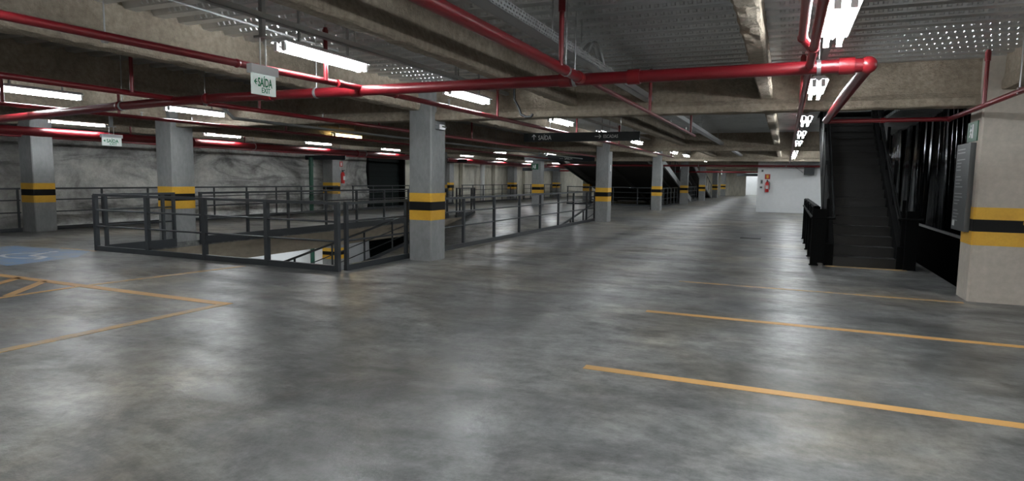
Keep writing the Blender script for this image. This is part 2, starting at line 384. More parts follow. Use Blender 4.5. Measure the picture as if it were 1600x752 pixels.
pillar(2.16, 2.85, 9.4, 9.95, 'wide pillar at the right edge carrying the grey directory board', mat='column_tan')
pillar(-17.9, -17.15, 21.2, 21.8, 'banded pillar on the lower level seen down through the ramp opening', -2.75, -0.13, 0.0)
# conduit saddle and small box on the corner pillar
tag(MB().box(-5.574, -5.50, 9.55, 9.75, 2.28, 2.36).tube((-5.5, 9.65, 2.33), (-5.42, 9.65, 2.31), .012).build('conduit_bracket', 'galv'), 'small galvanised bracket near the top of the corner pillar', 'bracket')

# ------------------------------------------------------------------ railings
def railing(label, a, b, posts, z=lambda s: 0.0, top=1.06, kerb=True, mids=(.46, .76), pw=.055, group=None, double=False):
    """a,b: plan end points; posts: distances along; z: base height along s."""
    A, B = Vector((a[0], a[1], 0)), Vector((b[0], b[1], 0)); L = (B-A).length; d = (B-A)/L
    t = thing('guard_railing', label, 'railing', (a[0], a[1], z(0)), group)
    o = Vector((a[0], a[1], z(0)))
    def P(s, h): p = A+d*s; return Vector((p.x, p.y, z(s)+h))-o
    for s in posts:
        MB().bar(P(s, 0), P(s, top-.02), pw, pw).build('post', 'steel', t)
    MB().bar(P(0, top-.02), P(L, top-.02), .05, .045).build('top_rail', 'steel', t)
    for h in mids: MB().tube(P(0, h), P(L, h), .016, 8).build('mid_rail', 'steel', t)
    if kerb: MB().bar(P(0, 0.005), P(L, 0.005), .06, .17).build('kerb_plate', 'steel', t)
    return t
railing('dark steel railing along the near edge of the ramp opening', (-11.80, 7.69), (-6.17, 7.69), [0.03, 1.42, 2.82, 4.20, 5.60], pw=.07)
railing('short dark railing between the corner post and the large banded pillar', (-6.16, 7.82), (-6.16, 9.72), [0.03, 1.70, 1.87], pw=.055)
railing('long dark railing beside the aisle from the large pillar to the second pillar', (-6.16, 9.95), (-6.16, 21.75), [0.03, 1.76, 3.28, 4.8, 6.29, 7.81, 9.27, 10.73, 11.7])
railing('short dark railing at the left end of the ramp opening, before its pillar', (-11.79, 7.86), (-11.79, 9.37), [0.03, 1.23, 1.48])
railing('long dark railing along the far side of the ramp opening', (-11.79, 9.98), (-11.79, 21.15), [0.03, 1.35, 2.7, 4.17, 5.55, 6.97, 8.4, 9.8, 11.1])
railing('last short railing at the far end of the ramp opening', (-11.79, 21.8), (-11.79, 23.4), [0.03, .3, 1.3, 1.57])
railing('dark railing against the rock wall at the far left edge of the picture', (-17.0, 3.0), (-17.0, 9.3), [0.05, 1.4, 2.8, 4.2, 5.6, 6.25], pw=.04)
railing('dark railing along the rock wall between the far left pillar and the shutter pillar', (-17.0, 9.9), (-17.0, 21.15), [0.05, 1.4, 2.75, 3.7, 5.07, 6.42, 7.8, 9.1, 10.5], pw=.04)
railing('dark railing in front of the dark shutter', (-17.0, 22.1), (-17.0, 31.1), [0.05, 1.5, 3, 4.5, 6, 7.5, 8.9], pw=.04)
railing('dark railing along the stained wall beyond the shutter', (-17.0, 32.1), (-17.0, 40.3), [0.05, 1.4, 2.8, 4.2, 5.6, 7, 8.1], pw=.04)
railing('farthest dark railing along the stained wall', (-17.0, 41.4), (-17.0, 49.6), [0.05, 1.4, 2.8, 4.2, 5.6, 7, 8.1], pw=.04)
RZ = lambda y: min(0.0, -2.58+(y-7.2)*2.58/16.1)
railing('sloping railing on the left side of the down ramp', (-11.72, 8.2), (-11.72, 20.6), [0.1, 1.6, 3.1, 4.6, 6.1, 7.6, 9.1, 10.6, 12.1], z=lambda s: RZ(8.2+s), top=1.0, kerb=True, mids=(.35, .66), pw=.04)
railing('sloping railing on the right side of the down ramp', (-6.34, 17.9), (-6.34, 22.4), [0.1, 1.6, 3.0, 4.4], z=lambda s: RZ(17.9+s), top=.80, kerb=False, mids=(.4,), pw=.04)
railing('dark railing across the front of the second opening', (WX0, VY0-.05), (WX1, VY0-.05), [.05, 1.4, 2.8, 4.2, 5.6])
railing('dark railing between third and fourth pillars beside the aisle', (-6.14, 31.8), (-6.14, 40.3), [.05, 1.2, 2.4, 3.6, 4.8, 6.0, 7.2, 8.4])
railing('dark railing between fourth and fifth pillars beside the aisle', (-6.14, 41.0), (-6.14, 49.6), [.05, 1.2, 2.4, 3.6, 4.8, 6.0, 7.2, 8.5])

# ------------------------------------------------------------------ ramps up to the next floor
def up_ramp(label, y_top, z_top, y_bot, mat):
    t = thing('up_ramp', label, 'ramp', (-9.1, y_bot, 0))
    dy = y_top-y_bot
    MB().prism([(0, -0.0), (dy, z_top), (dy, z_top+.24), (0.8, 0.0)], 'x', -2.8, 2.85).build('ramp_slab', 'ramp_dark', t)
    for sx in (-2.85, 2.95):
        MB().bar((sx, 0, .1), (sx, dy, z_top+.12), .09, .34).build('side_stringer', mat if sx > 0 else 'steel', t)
    n = 9
    for i in range(n):
        s = i/(n-1); yy, zz = dy*s, z_top*s+.2
        if zz < 2.1: MB().bar((2.95, yy, zz), (2.95, yy, min(zz+1.0, 2.97)), .045, .045).build('post', 'steel', t)
    s1 = (1.75)/z_top
    MB().bar((2.95, 0, 1.2), (2.95, dy*s1, 2.95), .05, .05).build('top_rail', 'steel', t)
    for a, b in ((-2.4, -2.2), (-.1, .1), (2.2, 2.4)):
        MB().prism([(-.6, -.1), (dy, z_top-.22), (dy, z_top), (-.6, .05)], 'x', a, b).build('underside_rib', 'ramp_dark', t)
    return t
up_ramp('dark car ramp sloping up to the ceiling behind the second and third pillars', 31.6, 3.0, 46.5, 'conduit')
up_ramp('second, farther car ramp rising behind the fourth pillar', 45.6, 2.9, 59.6, 'conduit')

# ------------------------------------------------------------------ stair
def stair():
    N, rz_, tr, y0 = 18, .167, .28, 12.35
    t = thing('staircase', 'black steel staircase rising away beside the right-hand pillar', 'stairs', (0, y0, 0))
    tm = MB().box(.84, 1.80, 0, tr+.03, rz_-.035, rz_).box(.84, 1.80, .02, .035, 0, rz_-.035).mesh('step', 'step')
    for i in range(N):
        o = bpy.data.objects.new('step', tm); COL.objects.link(o); o.parent = t; o.location = (0, i*tr, i*rz_)
    nm = MB().box(.84, 1.80, -.004, .035, rz_-.004, rz_+.003).mesh('nosing', 'nosing')
    for i in range(N):
        o = bpy.data.objects.new('nosing', nm); COL.objects.link(o); o.parent = t; o.location = (0, i*tr, i*rz_)
    L = N*tr; H = N*rz_
    for x0, x1 in ((.70, .84), (1.80, 1.90)):
        MB().prism([(0, 0), (0, rz_+.22), (L, H+.22), (L, H-.25), (.35, 0)], 'x', x0, x1).build('stringer', 'black_steel', t)
    sl = rz_/tr
    # left balustrade: posts and dark infill panels
    for k in range(5):
        s = .02+k*(L-.3)/4; b = s*sl+rz_
        top = min(b+1.0, 3.3)
        MB().box(.69, .74, s, s+.05, b, top).build('post', 'black_steel', t)
        MB().box(1.84, 1.89, s, s+.05, b, top).build('post', 'black_steel', t)
        if k < 4:
            s2 = s+(L-.3)/4
            p = MB(); p.prism([(s+.07, s*sl+rz_+.2), (s2-.02, s2*sl+rz_+.2), (s2-.02, min(s2*sl+rz_+.92, 3.6)), (s+.07, s*sl+rz_+.92)], 'x', .70, .72)
            p.build('infill_panel', 'black_steel', t)
            MB().tube((1.865, s+.05, s*sl+rz_+.55), (1.865, s2, s2*sl+rz_+.55), .014, 8).build('mid_rail', 'black_steel', t)
            MB().tube((1.865, s+.05, s*sl+rz_+.35), (1.865, s2, s2*sl+rz_+.35), .014, 8).build('mid_rail', 'black_steel', t)
    h = MB(); h.path([(.47, 5.6, .86), (.47, -.08, .84), (.82, -.08, .84), (.82, 0.05, .88), (.82, L-.6, .88+(L-.65)*sl)], .022, 10)
    h.build('handrail', 'black_steel', t)
    h = MB(); h.path([(2.14, -.06, .86), (1.79, -.06, .86), (1.79, 0.05, .90), (1.79, L-.6, .90+(L-.65)*sl)], .022, 10)
    h.build('handrail', 'black_steel', t)
    MB().box(1.90, 2.08, -.06, .02, 0, 1.0).build('newel_panel', 'black_steel', t)
    MB().box(1.98, 2.08, .02, 1.2, 0, .95).build('newel_panel', 'black_steel', t)
    tag(MB().box(.72, 1.95, 12.20, 12.33, 0.001, 0.005).build('stair_warning_strip', 'line_worn'), 'worn yellow strip on the floor before the bottom step', 'floor marking')
stair()
t = thing('side_guard', 'dark panelled guard along the left side of the staircase', 'railing', (.53, 12.25, 0))
for k in range(5):
    y = k*1.42
    MB().box(-.06, .06, y, y+.06, 0, 1.04).build('post', 'black_steel', t)
    MB().box(-.075, .075, y-.02, y+.08, 0, .02).build('foot', 'black_steel', t)
    if k < 4:
        for j in range(5):
            MB().box(-.04, .04, y+.10+j*.26, y+.12+j*.26, .08, 1.0).build('fin', 'black_steel', t)
        MB().box(-.01, .01, y+.06, y+1.42, .08, .96).build('infill_panel', 'black_steel', t)
MB().box(-.04, .04, 0, 5.74, 1.0, 1.05).build('top_rail', 'black_steel', t)
MB().box(.06, .17, 0.0, .04, .05, 1.0).build('infill_panel', 'black_steel', t)

# ------------------------------------------------------------------ ribbed cladding wall on the right
cl = thing('cladding_wall', 'glossy black vertically ribbed metal wall behind the staircase and right pillar', 'wall cladding', (3.0, 9.96, 0))
prof = [(0.03, 0.0), (0.0, .012), (0.0, .225), (.012, .232), (.012, .246), (0.0, .253), (0.0, .468), (0.03, .48)]
pm = MB(); k = len(prof)
pm.add([(p[0], p[1], .53) for p in prof]+[(p[0], p[1], 3.0) for p in prof], [(i, i+1, k+i+1, k+i) for i in range(k-1)])
pm.add([(.05, 0, .53), (.05, .48, .53), (.05, .48, 3.0), (.05, 0, 3.0)], [(0, 1, 2, 3)])
pme = pm.mesh('cladding_panel', 'cladding')
for i in range(28):
    o = bpy.data.objects.new('cladding_panel', pme); COL.objects.link(o); o.parent = cl; o.location = (random.uniform(-.004, .004), i*.48, 0)
    o.rotation_euler = (0, random.uniform(-.03, .03), random.uniform(-.03, .03))
MB().box(-.05, .06, 0, 13.7, .48, .53).build('bottom_channel', 'steel', cl)
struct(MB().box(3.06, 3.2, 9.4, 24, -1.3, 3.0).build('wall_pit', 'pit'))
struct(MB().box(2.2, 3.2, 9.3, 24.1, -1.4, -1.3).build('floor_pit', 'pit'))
struct(MB().box(2.2, 2.32, 9.3, 24.1, -1.3, -.12).box(2.32, 3.2, 9.3, 9.395, -1.3, -.12).box(2.32, 3.2, 24.005, 24.1, -1.3, -.12).build('wall_pit_side', 'pit'))  # unseen sides added to keep outside light from leaking into the pit

# ------------------------------------------------------------------ red pipes
def pipe(label, pts, r, couplings=(), hangers=(), risers=(), heads=(), mat='red', n=12):
    """pts polyline; couplings/hangers/risers/heads: points on the pipe."""
    t = thing('sprinkler_pipe', label, 'pipe', pts[0])
    o = Vector(pts[0]); P = [Vector(p)-o for p in pts]
    MB().path(P, r, n).build('pipe_run', mat, t)
    for q in P[1:-1]:
        MB().ball(q, r*1.22, 12, 8).build('elbow', 'redfit', t)
    for c, ax in couplings:
        c = Vector(c)-o; a = Vector(ax)
        MB().tube(c-a*r*1.0, c+a*r*1.0, r*1.22, n).build('coupling', 'redfit', t)
    for c in hangers:
        c = Vector(c)-o; top = 3.03-o.z
        h = MB().tube((c.x, c.y, c.z+r), (c.x, c.y, top), .006, 6)
        hg = h.build('hanger_rod', 'galv', t)
        d = (P[1]-P[0]).normalized()
        ring = MB().tube(c-d*.015, c+d*.015, r*1.12, n); ring.build('hanger_clamp', 'galv', t)
    for c in risers:
        c = Vector(c)-o; top = 2.93-o.z
        MB().tube(c, (c.x, c.y, top), .022, 8).tube((c.x, c.y, top-.12), (c.x, c.y, top-.02), .03, 8).build('riser', 'red', t)
        MB().tube((c.x, c.y, top), (c.x, c.y, top+.03), .012, 8).tube((c.x, c.y, top+.03), (c.x, c.y, top+.035), .022, 8).build('sprinkler_head', 'galv', t)
    for c in heads:
        c = Vector(c)-o
        MB().tube((c.x, c.y, c.z+r*.8), (c.x, c.y, c.z+r+.05), .012, 8).tube((c.x, c.y, c.z+r+.06), (c.x, c.y, c.z+r+.065), .024, 8).build('sprinkler_head', 'galv', t)
    return t
X, Y_, Z_ = (1, 0, 0), (0, 1, 0), (0, 0, 1)
pipe('thick red main pipe crossing the ceiling from far left to the elbow at upper right', [(-13.5, 5.75, 2.13), (-8.2, 5.75, 2.34), (-6.6, 5.75, 2.38), (.55, 5.75, 2.38), (.5, 10.2, 2.35)], .055,
     couplings=[((-5.6, 5.75, 2.38), X), ((-4.35, 5.75, 2.38), X), ((-1.3, 5.75, 2.38), X), ((.40, 5.75, 2.38), X), ((-1.95, 5.75, 2.38), X)],
     hangers=[(-4.9, 5.75, 2.38), (-1.86, 5.75, 2.38), (.2, 5.75, 2.38), (-8.15, 5.75, 2.34)])
pipe('bright red pipe running from the top centre to join the thick main pipe', [(-1.78, -3, 2.38), (-1.78, 5.75, 2.38)], .045,
     couplings=[((-1.78, 5.62, 2.38), Y_)], hangers=[(-1.78, 5.25, 2.38), (-1.78, 2.2, 2.38)], risers=[(-1.74, 5.0, 2.38)])
pipe('thin red pipe continuing past the main pipe toward the cable tray end', [(-1.72, 5.75, 2.36), (-1.72, 13.2, 2.36)], .024, risers=[(-1.72, 8.6, 2.36), (-1.72, 12.6, 2.36)], heads=[(-1.72, 10.3, 2.36), (-1.72, 12.0, 2.36)])
pipe('long red pipe under the lights beside the big pillar, passing behind the exit sign', [(-4.75, 1.0, 2.45), (-4.45, 4.2, 2.42), (-4.22, 6.3, 2.40), (-4.2, 26, 2.40)], .032,
     couplings=[((-4.3, 5.4, 2.405), Y_)], hangers=[(-4.62, 3.15, 2.43)], risers=[(-4.31, 5.2, 2.41), (-4.2, 9.1, 2.40), (-4.2, 13.2, 2.40), (-4.2, 17.0, 2.40), (-4.2, 21.9, 2.40), (-4.2, 25.6, 2.40)], heads=[(-4.2, 7.55, 2.40)])
pipe('red pipe over the near end of the ramp opening with two red drops', [(-7.2, 1.0, 2.4), (-7.2, 27, 2.4)], .034,
     risers=[(-7.12, 5.15, 2.4), (-7.2, 7.2, 2.4), (-7.2, 10.2, 2.4), (-7.2, 14.1, 2.4)], heads=[(-7.2, 8.6, 2.4), (-7.2, 12, 2.4)], hangers=[(-7.15, 6.2, 2.4)])
pipe('pinkish red pipe below the lights over the ramp opening', [(-10.15, 1.0, 2.4), (-10.15, 30, 2.4)], .03,
     risers=[(-9.95, 5.3, 2.4), (-10.15, 7.1, 2.4), (-10.15, 10.9, 2.4)], heads=[(-10.15, 7.5, 2.4), (-10.15, 8.5, 2.4), (-10.15, 12.5, 2.4)])
pipe('very thick red pipe along the rock wall below its row of lights', [(-15.25, 1.0, 2.33), (-15.15, 20, 2.33), (-15.15, 48, 2.33)], .10, couplings=[((-15.19, 12.8, 2.33), Y_)],
     hangers=[(-15.22, 6.5, 2.33), (-15.18, 14.9, 2.33), (-15.15, 20.5, 2.33), (-15.15, 27, 2.33)])
pipe('thin red pipe close to the rock wall', [(-17.0, 4.0, 2.31), (-17.0, 46, 2.31)], .028, risers=[(-17.0, 12.2, 2.31), (-17.0, 16.3, 2.31)], heads=[(-17.0, 13.4, 2.31)])
pipe('red pipe beside the aisle lights, the right one of a close pair', [(.14, -3, 2.42), (.12, 30, 2.30)], .03,
     couplings=[((.135, 5.0, 2.39), Y_)], hangers=[(.13, 5.9, 2.39), (.12, 9.9, 2.38)], risers=[(.12, 8.2, 2.38)], heads=[(.12, 11, 2.37)])
pipe('red pipe beside the aisle lights, the left one of a close pair', [(.06, -3, 2.50), (.06, 5.0, 2.47), (.13, 5.15, 2.41)], .03)
pipe('thin red pipe passing in front of the stair top and out over the right pillar', [(.5, 10.2, 2.33), (1.98, 10.2, 2.33), (1.98, -3, 2.35)], .03,
     risers=[(1.97, 8.55, 2.34)], hangers=[(1.97, 7.4, 2.34)], couplings=[((1.2, 10.2, 2.33), X)])
pipe('thin red cross pipe in front of the white wall block, reaching far to the left', [(-12, 32.6, 2.22), (2.8, 32.6, 2.22)], .05, hangers=[(-4, 32.6, 2.22), (0, 32.6, 2.22)])
pipe('distant red cross pipe beyond the white wall block', [(-17, 48.9, 2.15), (-1.5, 48.9, 2.15)], .06, hangers=[(-8, 48.9, 2.15)])

# ------------------------------------------------------------------ cable trays and conduits
def tray(label, x, z, y0, y1, wd, hh, hang, holes=None, mat='galv'):
    t = thing('cable_tray', label, 'cable tray', (x, y0, z))
    L = y1-y0
    m = MB(); m.box(-wd/2, wd/2, 0, L, 0, .004); m.box(-wd/2, -wd/2+.003, 0, L, 0, hh); m.build('tray_channel', mat, t)
    s = MB(); xx = wd/2
    if holes:
        h0, h1 = 0, holes[1]-y0; pit = .055; n = int(h1/pit)
        rows = 3; rh = hh/rows
        for i in range(n):
            for j in range(rows):
                off = (pit/2 if j % 2 else 0)
                ya, yb, za, zb = i*pit+off, i*pit+pit+off, j*rh, j*rh+rh
                a, b, c, d = ya+pit*.25, yb-pit*.25, za+rh*.25, zb-rh*.25
                s.add([(xx, ya, za), (xx, yb, za), (xx, yb, zb), (xx, ya, zb), (xx, a, c), (xx, b, c), (xx, b, d), (xx, a, d)],
                      [(0, 1, 5, 4), (1, 2, 6, 5), (2, 3, 7, 6), (3, 0, 4, 7)])
        s.box(xx-.003, xx, n*pit, L, 0, hh)
    else: s.box(xx-.003, xx, 0, L, 0, hh)
    s.build('side_wall', mat, t)
    for y in hang:
        MB().tube((0, y-y0, .004), (0, y-y0, 3.03-z), .007, 6).build('hanger_rod', mat, t)
    return t
tray('perforated galvanised cable tray sloping across the ceiling right of the bright red pipe', -1.93, 2.62, -3, 31, .12, .085, (4.2, 5.3, 6.15, 8.4, 12, 16, 20, 24), holes=(0, 7.6))
# the cable loop rising from the tray
c = MB(); pts = [(-1.87, 6.15+.62*k/10, 2.7+.16*math.sin(math.pi*k/10)) for k in range(11)]; c.path(pts, .016, 8); c.path([(p[0]-.05, p[1], p[2]-.01) for p in pts], .016, 8)
tag(c.build('cable_loop', 'conduit'), 'looped grey cable rising out of the perforated tray by the red junction', 'cable')
tray('grey lighting channel above the first light row left of the centre beam', -4.25, 2.80, -7, 62, .07, .05, (2.5, 4.3, 5.6, 7.9, 9.0, 13, 17), mat='conduit')
tray('grey lighting channel above the row over the ramp opening', -10.25, 2.80, -7, 62, .06, .05, (5.5, 8.2, 11, 15), mat='conduit')
tray('grey lighting channel above the row by the rock wall', -15.05, 2.80, -7, 62, .06, .05, (9.2, 13.6, 17.8), mat='conduit')
tray('grey lighting channel above the aisle light row', .30, 2.72, -7, 32.5, .06, .05, (4.5, 5.6, 7.7, 9.0, 12, 15), mat='conduit')
c = MB(); c.path([(-4.95, 1.5, 2.96), (-4.95, 6.2, 2.93)], .012, 8); tag(c.build('conduit', 'conduit'), 'thin grey conduit under the deck at upper left, above the long red pipe', 'conduit')
c = MB(); c.path([(-8.38, 7.5, 2.6), (-8.36, 7.8, 2.37), (-8.3, 27, 2.37)], .026, 10)
for y in (9.8, 14, 18, 22): c.tube((-8.34, y, 2.37), (-8.34, y, 3.03), .006, 6)
tag(c.build('conduit', 'conduit'), 'bent grey conduit over the ramp opening, left of the big pillar', 'conduit')
c = MB(); c.path([(-4.0, 9.3, 2.98), (-4.0, 9.3, 2.70), (-3.92, 9.3, 2.56), (-3.88, 9.3, 2.46), (-3.80, 9.3, 2.42), (-3.72, 9.3, 2.42), (-3.68, 9.3, 2.46)], .020, 8)
tag(c.build('conduit', 'steel'), 'short curled dark grey conduit hanging just right of the big pillar', 'conduit')

# ------------------------------------------------------------------ fluorescent fixtures
def make_fixture(warm=False):
    t = bpy.data.objects.new('fluorescent_fixture', None); COL.objects.link(t); t.empty_display_size = .2
    # local: y 0..1.24 , tubes at z 0
    MB().prism([(-.10, .050), (-.09, .050), (-.085, .062), (-.03, .062), (0, .035), (.03, .062), (.085, .062), (.09, .050), (.10, .050), (.095, .068), (.05, .095), (-.05, .095), (-.095, .068)], 'y', 0, 1.24).build('reflector', 'reflector', t)
    for sx in (-.045, .045):
        MB().tube((sx, .03, 0), (sx, 1.21, 0), .017, 10).build('tube', 'tube_warm' if warm else 'tube', t)
        for y0 in (0.0, 1.215):
            MB().box(sx-.02, sx+.02, y0, y0+.025, -.022, .058).build('lamp_holder', 'socket', t)
    MB().box(-.012, .012, .25, .27, .09, .46).build('hanger', 'galv', t)
    MB().box(-.012, .012, .97, .99, .09, .46).build('hanger', 'galv', t)
    return t
fx = make_fixture(); fxw = make_fixture(True); used = {False: 0, True: 0}
def fixture(x, y, label, group, warm=False, z=2.6):
    src = fxw if warm else fx
    if used[warm]: o = clone(src)
    else: o = src; used[warm] = 1
    o.location = (x, y, z); tag(o, label, 'light', group); return o
ROWS = {
 'pillar': (-4.28, [-6.0, -2.4, 1.0, 4.53, 7.62, 11.75, 15.3, 18.9, 22.4, 26.0, 29.6, 33.2, 36.8, 42, 47, 53, 60], 'light row right of the big pillar'),
 'ramp': (-10.25, [-6, -2.4, 1.6, 5.30, 8.05, 28.3, 32.5, 37, 43, 50], 'light row over the ramp opening'),
 'rock': (-15.05, [-2, 1.5, 5.2, 8.9, 13.0, 17.1, 21.5, 28.3, 32.6, 37, 42, 47], 'light row by the rock wall'),
 'aisle': (.28, [-6, -4.2, -2.4, -.7, 1.0, 2.6, 4.35, 7.75, 11.9, 15.4, 18.9, 22.4, 25.9, 29.8], 'light row over the right aisle'),  # closer spacing behind the viewer: lamps added to raise overall brightness
}
ROWLAB = {'pillar': 'twin-tube light from the front in the row just right of the big pillar', 'ramp': 'twin-tube light from the front in the row over the ramp opening',
          'rock': 'twin-tube light from the front in the row by the rock wall', 'aisle': 'twin-tube light from the front in the row above the stair aisle'}
for k, (x, ys, grp) in ROWS.items():
    vis = [y for y in ys if y > (4 if k != 'rock' else 8)]
    for y in ys:
        if y in vis:
            i = vis.index(y); nm = words[i] if i < len(words) else 'last'
            lab = nm+' '+ROWLAB[k]
        else: lab = words[ys.index(y)]+' twin-tube light behind the viewer continuing the '+grp
        xx = x
        if k == 'ramp' and 27 < y: xx = -10.5
        fixture(xx, y, lab, grp, z=2.52 if k == 'aisle' else (2.565 if k == 'rock' else 2.6))
fixture(-11.75, 14.45, 'warm yellowish twin-tube light left of the big pillar', 'odd ceiling lights', True)
fixture(-11.9, 25.4, 'small light between ramp and rock wall rows, right of the big pillar', 'odd ceiling lights')
for i, (x, y) in enumerate(((4.2, 1.5), (4.2, 6.0), (6.5, -2.5), (6.5, 3.0))):  # unseen lamps added for more light from the right
    fixture(x, y, words[i]+' twin-tube light outside the picture over the right-hand parking bays', 'lights over the right bays')
for i, (x, y) in enumerate(((-14.6, 12.0), (-14.6, 16.2), (-14.6, 20.4), (-15.6, 14.0), (-15.6, 18.2))):
    fixture(x, y, words[i]+' twin-tube light under the lower level ceiling, out of sight from above', 'lower level lights', z=-.62)
for i, (x, y) in enumerate(((-4.5, 71.2), (-2.2, 71.2), (-3.3, 73.2))):
    fixture(x, y, words[i]+' twin-tube light inside the bright room at the far end', 'far room lights', z=2.8)
for i, (x, y) in enumerate(((-2.2, 44), (-2.2, 50), (-2.2, 56), (-2.2, 62), (-2.2, 66.5), (-4.3, 64), (-7.5, 63), (-9, 67), (-11, 62), (-14, 65), (-15.45, 55), (-15.45, 60))):  # lamps added to brighten the end wall and far floor
    fixture(x, y, words[i]+' of the small lights at the far end of the hall beyond the last pillars', 'small lights at the far end')
fixture(2.7, 29.8, 'twin-tube light hidden behind the staircase before the white wall block', 'light behind the stair')  # unseen lamp added to lift the white block
fixture(.28, 27.8, 'extra twin-tube light close before the white wall block in the aisle row', 'light row over the right aisle', z=2.52)  # lamp inserted into the row for more light on the white block
fixture(1.3, 14.6, 'twin-tube light high in the stair shaft', 'shaft light', z=5.13)

# ------------------------------------------------------------------ floor markings
def stripe(a, b, wd, label, mat='line', z=.003, cat='floor marking', group=None):
    a, b = Vector((a[0], a[1], 0)), Vector((b[0], b[1], 0)); d = (b-a).normalized(); n = Vector((-d.y, d.x, 0))*wd/2
    m = MB(); m.add([a-n, b-n, b+n, a+n, *(p+Vector((0, 0, z)) for p in (a-n, b-n, b+n, a+n))], [(3, 2, 1, 0), (4, 5, 6, 7), (0, 1, 5, 4), (1, 2, 6, 5), (2, 3, 7, 6), (3, 0, 4, 7)])
    return tag(m.build('parking_line', mat), label, cat, group)
G = 'yellow bay lines at right'
stripe((-1.36, 4.62), (7.5, 4.62), .10, 'boldest yellow bay line at lower right, nearest the viewer', 'line', group=G)
stripe((-1.35, 6.95), (7.5, 6.95), .10, 'middle yellow bay line of the three at right', 'line', group=G)
stripe((-1.34, 9.27), (2.1, 9.27), .08, 'faint yellow bay line ending at the foot of the right pillar', 'line_worn', group=G)
stripe((-5.80, 1.5), (-5.72, 5.10), .12, 'yellow line running from the lower left edge to the bay corner', 'line_worn')
stripe((-10.4, 5.18), (-5.66, 5.13), .13, 'yellow cross line joining the hatched strip to the bay corner', 'line')
stripe((-8.2, 5.2), (-7.86, 7.45), .11, 'thin yellow line running back to the ramp railing', 'line_worn')
stripe((-8.25, 1.5), (-8.22, 5.1), .08, 'yellow line bordering the hatched strip on its near side', 'line')
for a, b, lab in (((-8.3, 4.35), (-9.0, 5.15), 'hatch stroke of the striped strip, nearest the bay corner'), ((-8.4, 3.55), (-9.6, 5.18), 'hatch stroke of the striped strip, second from the bay corner'),
                  ((-8.95, 3.6), (-10.3, 5.2), 'hatch stroke of the striped strip, at the picture edge')):
    stripe(a, b, .11, lab, 'line')
stripe((-12.7, 7.6), (-11.7, 7.6), .06, 'short worn yellow mark at the corner of the ramp railing', 'line_worn')
b = MB(); b.add([(-13.8, 6.1, .002), (-10.95, 5.75, .002), (-11.1, 6.9, .002), (-11.75, 7.55, .002), (-13.8, 7.4, .002)], [(0, 1, 2, 3, 4)])
tag(b.build('blue_floor_patch', 'blue'), 'worn blue accessible-parking square at the left edge', 'floor marking')
s = MB()
for k in range(14):      # ring of the wheelchair symbol
    a0, a1 = R(100+k*18), R(100+(k+1)*18)
    s.add([(-12.0+r*math.cos(a)*1.0, 6.62+r*math.sin(a)*.62, .004) for r, a in ((.42, a0), (.42, a1), (.52, a1), (.52, a0))], [(0, 1, 2, 3)])
for x0, y0, x1, y1, wd in ((-12.15, 7.05, -11.95, 6.65, .1), (-11.95, 6.65, -11.55, 6.65, .1), (-11.55, 6.65, -11.35, 6.4, .1)):
    a, c = Vector((x0, y0, .004)), Vector((x1, y1, .004)); d = (c-a).normalized(); n = Vector((-d.y, d.x, 0))*wd/2
    s.add([a-n, c-n, c+n, a+n], [(0, 1, 2, 3)])
s.add([(-12.2+.08*math.cos(R(k*45)), 7.17+.08*math.sin(R(k*45)), .004) for k in range(8)], [tuple(range(8))])
tag(s.build('wheelchair_symbol', 'whiteline'), 'worn white wheelchair symbol painted on the blue square', 'floor marking')
t = thing('floor_channel', 'narrow steel channel cover set in the aisle floor left of the staircase', 'drain', (-1.0, 17.2, 0))  # floor joint; the metal strip stands in for its reflected line
MB().box(0, .5, 0, .25, .001, .008).build('grate', 'step', t)
MB().box(.52, 1.45, .1, .2, .001, .006).build('cover_strip', 'galv', t)

# ------------------------------------------------------------------ hanging signs
t = thing('hanging_sign', 'long dark hanging sign reading SAIDA and ESCADAS before the second pillar', 'sign', (-3.70, 11.85, 2.19))
MB().box(-1.165, 1.165, -.02, .02, 0, .17).build('panel', 'sign_dark', t)
rot = (R(90), 0, 0)
text_mesh('lettering', 'SAÍDA', .125, 'sign_text', t, (-.86, -.022, .035), rot, .001, sx=.80)
text_mesh('lettering', 'ESCADAS', .085, 'sign_text', t, (.47, -.022, .06), rot, .001, sx=.80)
a = MB(); a.box(-.955, -.943, -.024, -.02, .035, .135)
a.bar((-.949, -.022, .138), (-.990, -.022, .095), .004, .012); a.bar((-.949, -.022, .138), (-.908, -.022, .095), .004, .012); a.build('arrow', 'sign_text', t)
a = MB(); a.box(.30, .425, -.024, -.02, .084, .094); a.bar((.425, -.022, .089), (.385, -.022, .125), .004, .011); a.bar((.425, -.022, .089), (.385, -.022, .053), .004, .011); a.build('arrow', 'sign_text', t)
for sx in (-.62, .80): MB().tube((sx, 0, .17), (sx, 0, .83), .006, 6).build('hanger_rod', 'galv', t)
def small_sign(label, x, y, z, wd, hh, body=None):
    t = thing('hanging_sign', label, 'sign', (x, y, z))
    MB().box(-wd/2, wd/2, -.02, .02, 0, hh).build('panel', 'sign_dark', t)
    for sx in (-wd*.38, wd*.38): MB().tube((sx, 0, hh), (sx, 0, 3.03-z), .007, 6).build('hanger_rod', 'galv', t)
    if body:
        text_mesh('lettering', body, hh*.62, 'sign_text', t, (wd*.08, -.022, hh*.28), rot, .001, sx=.85)
        a = MB(); a.bar((wd*.01, -.022, hh*.45), (wd*.065, -.022, hh*.45), .004, .012); a.build('arrow', 'sign_text', t)
small_sign('dark blank hanging sign above the pillar with the green pipe', -17.0, 20.4, 2.10, 2.0, .17)
small_sign('distant dark hanging sign with small SAIDA lettering, near the exit-plate pillar', -9.6, 27.6, 2.28, 3.4, .26, 'SAÍDA')
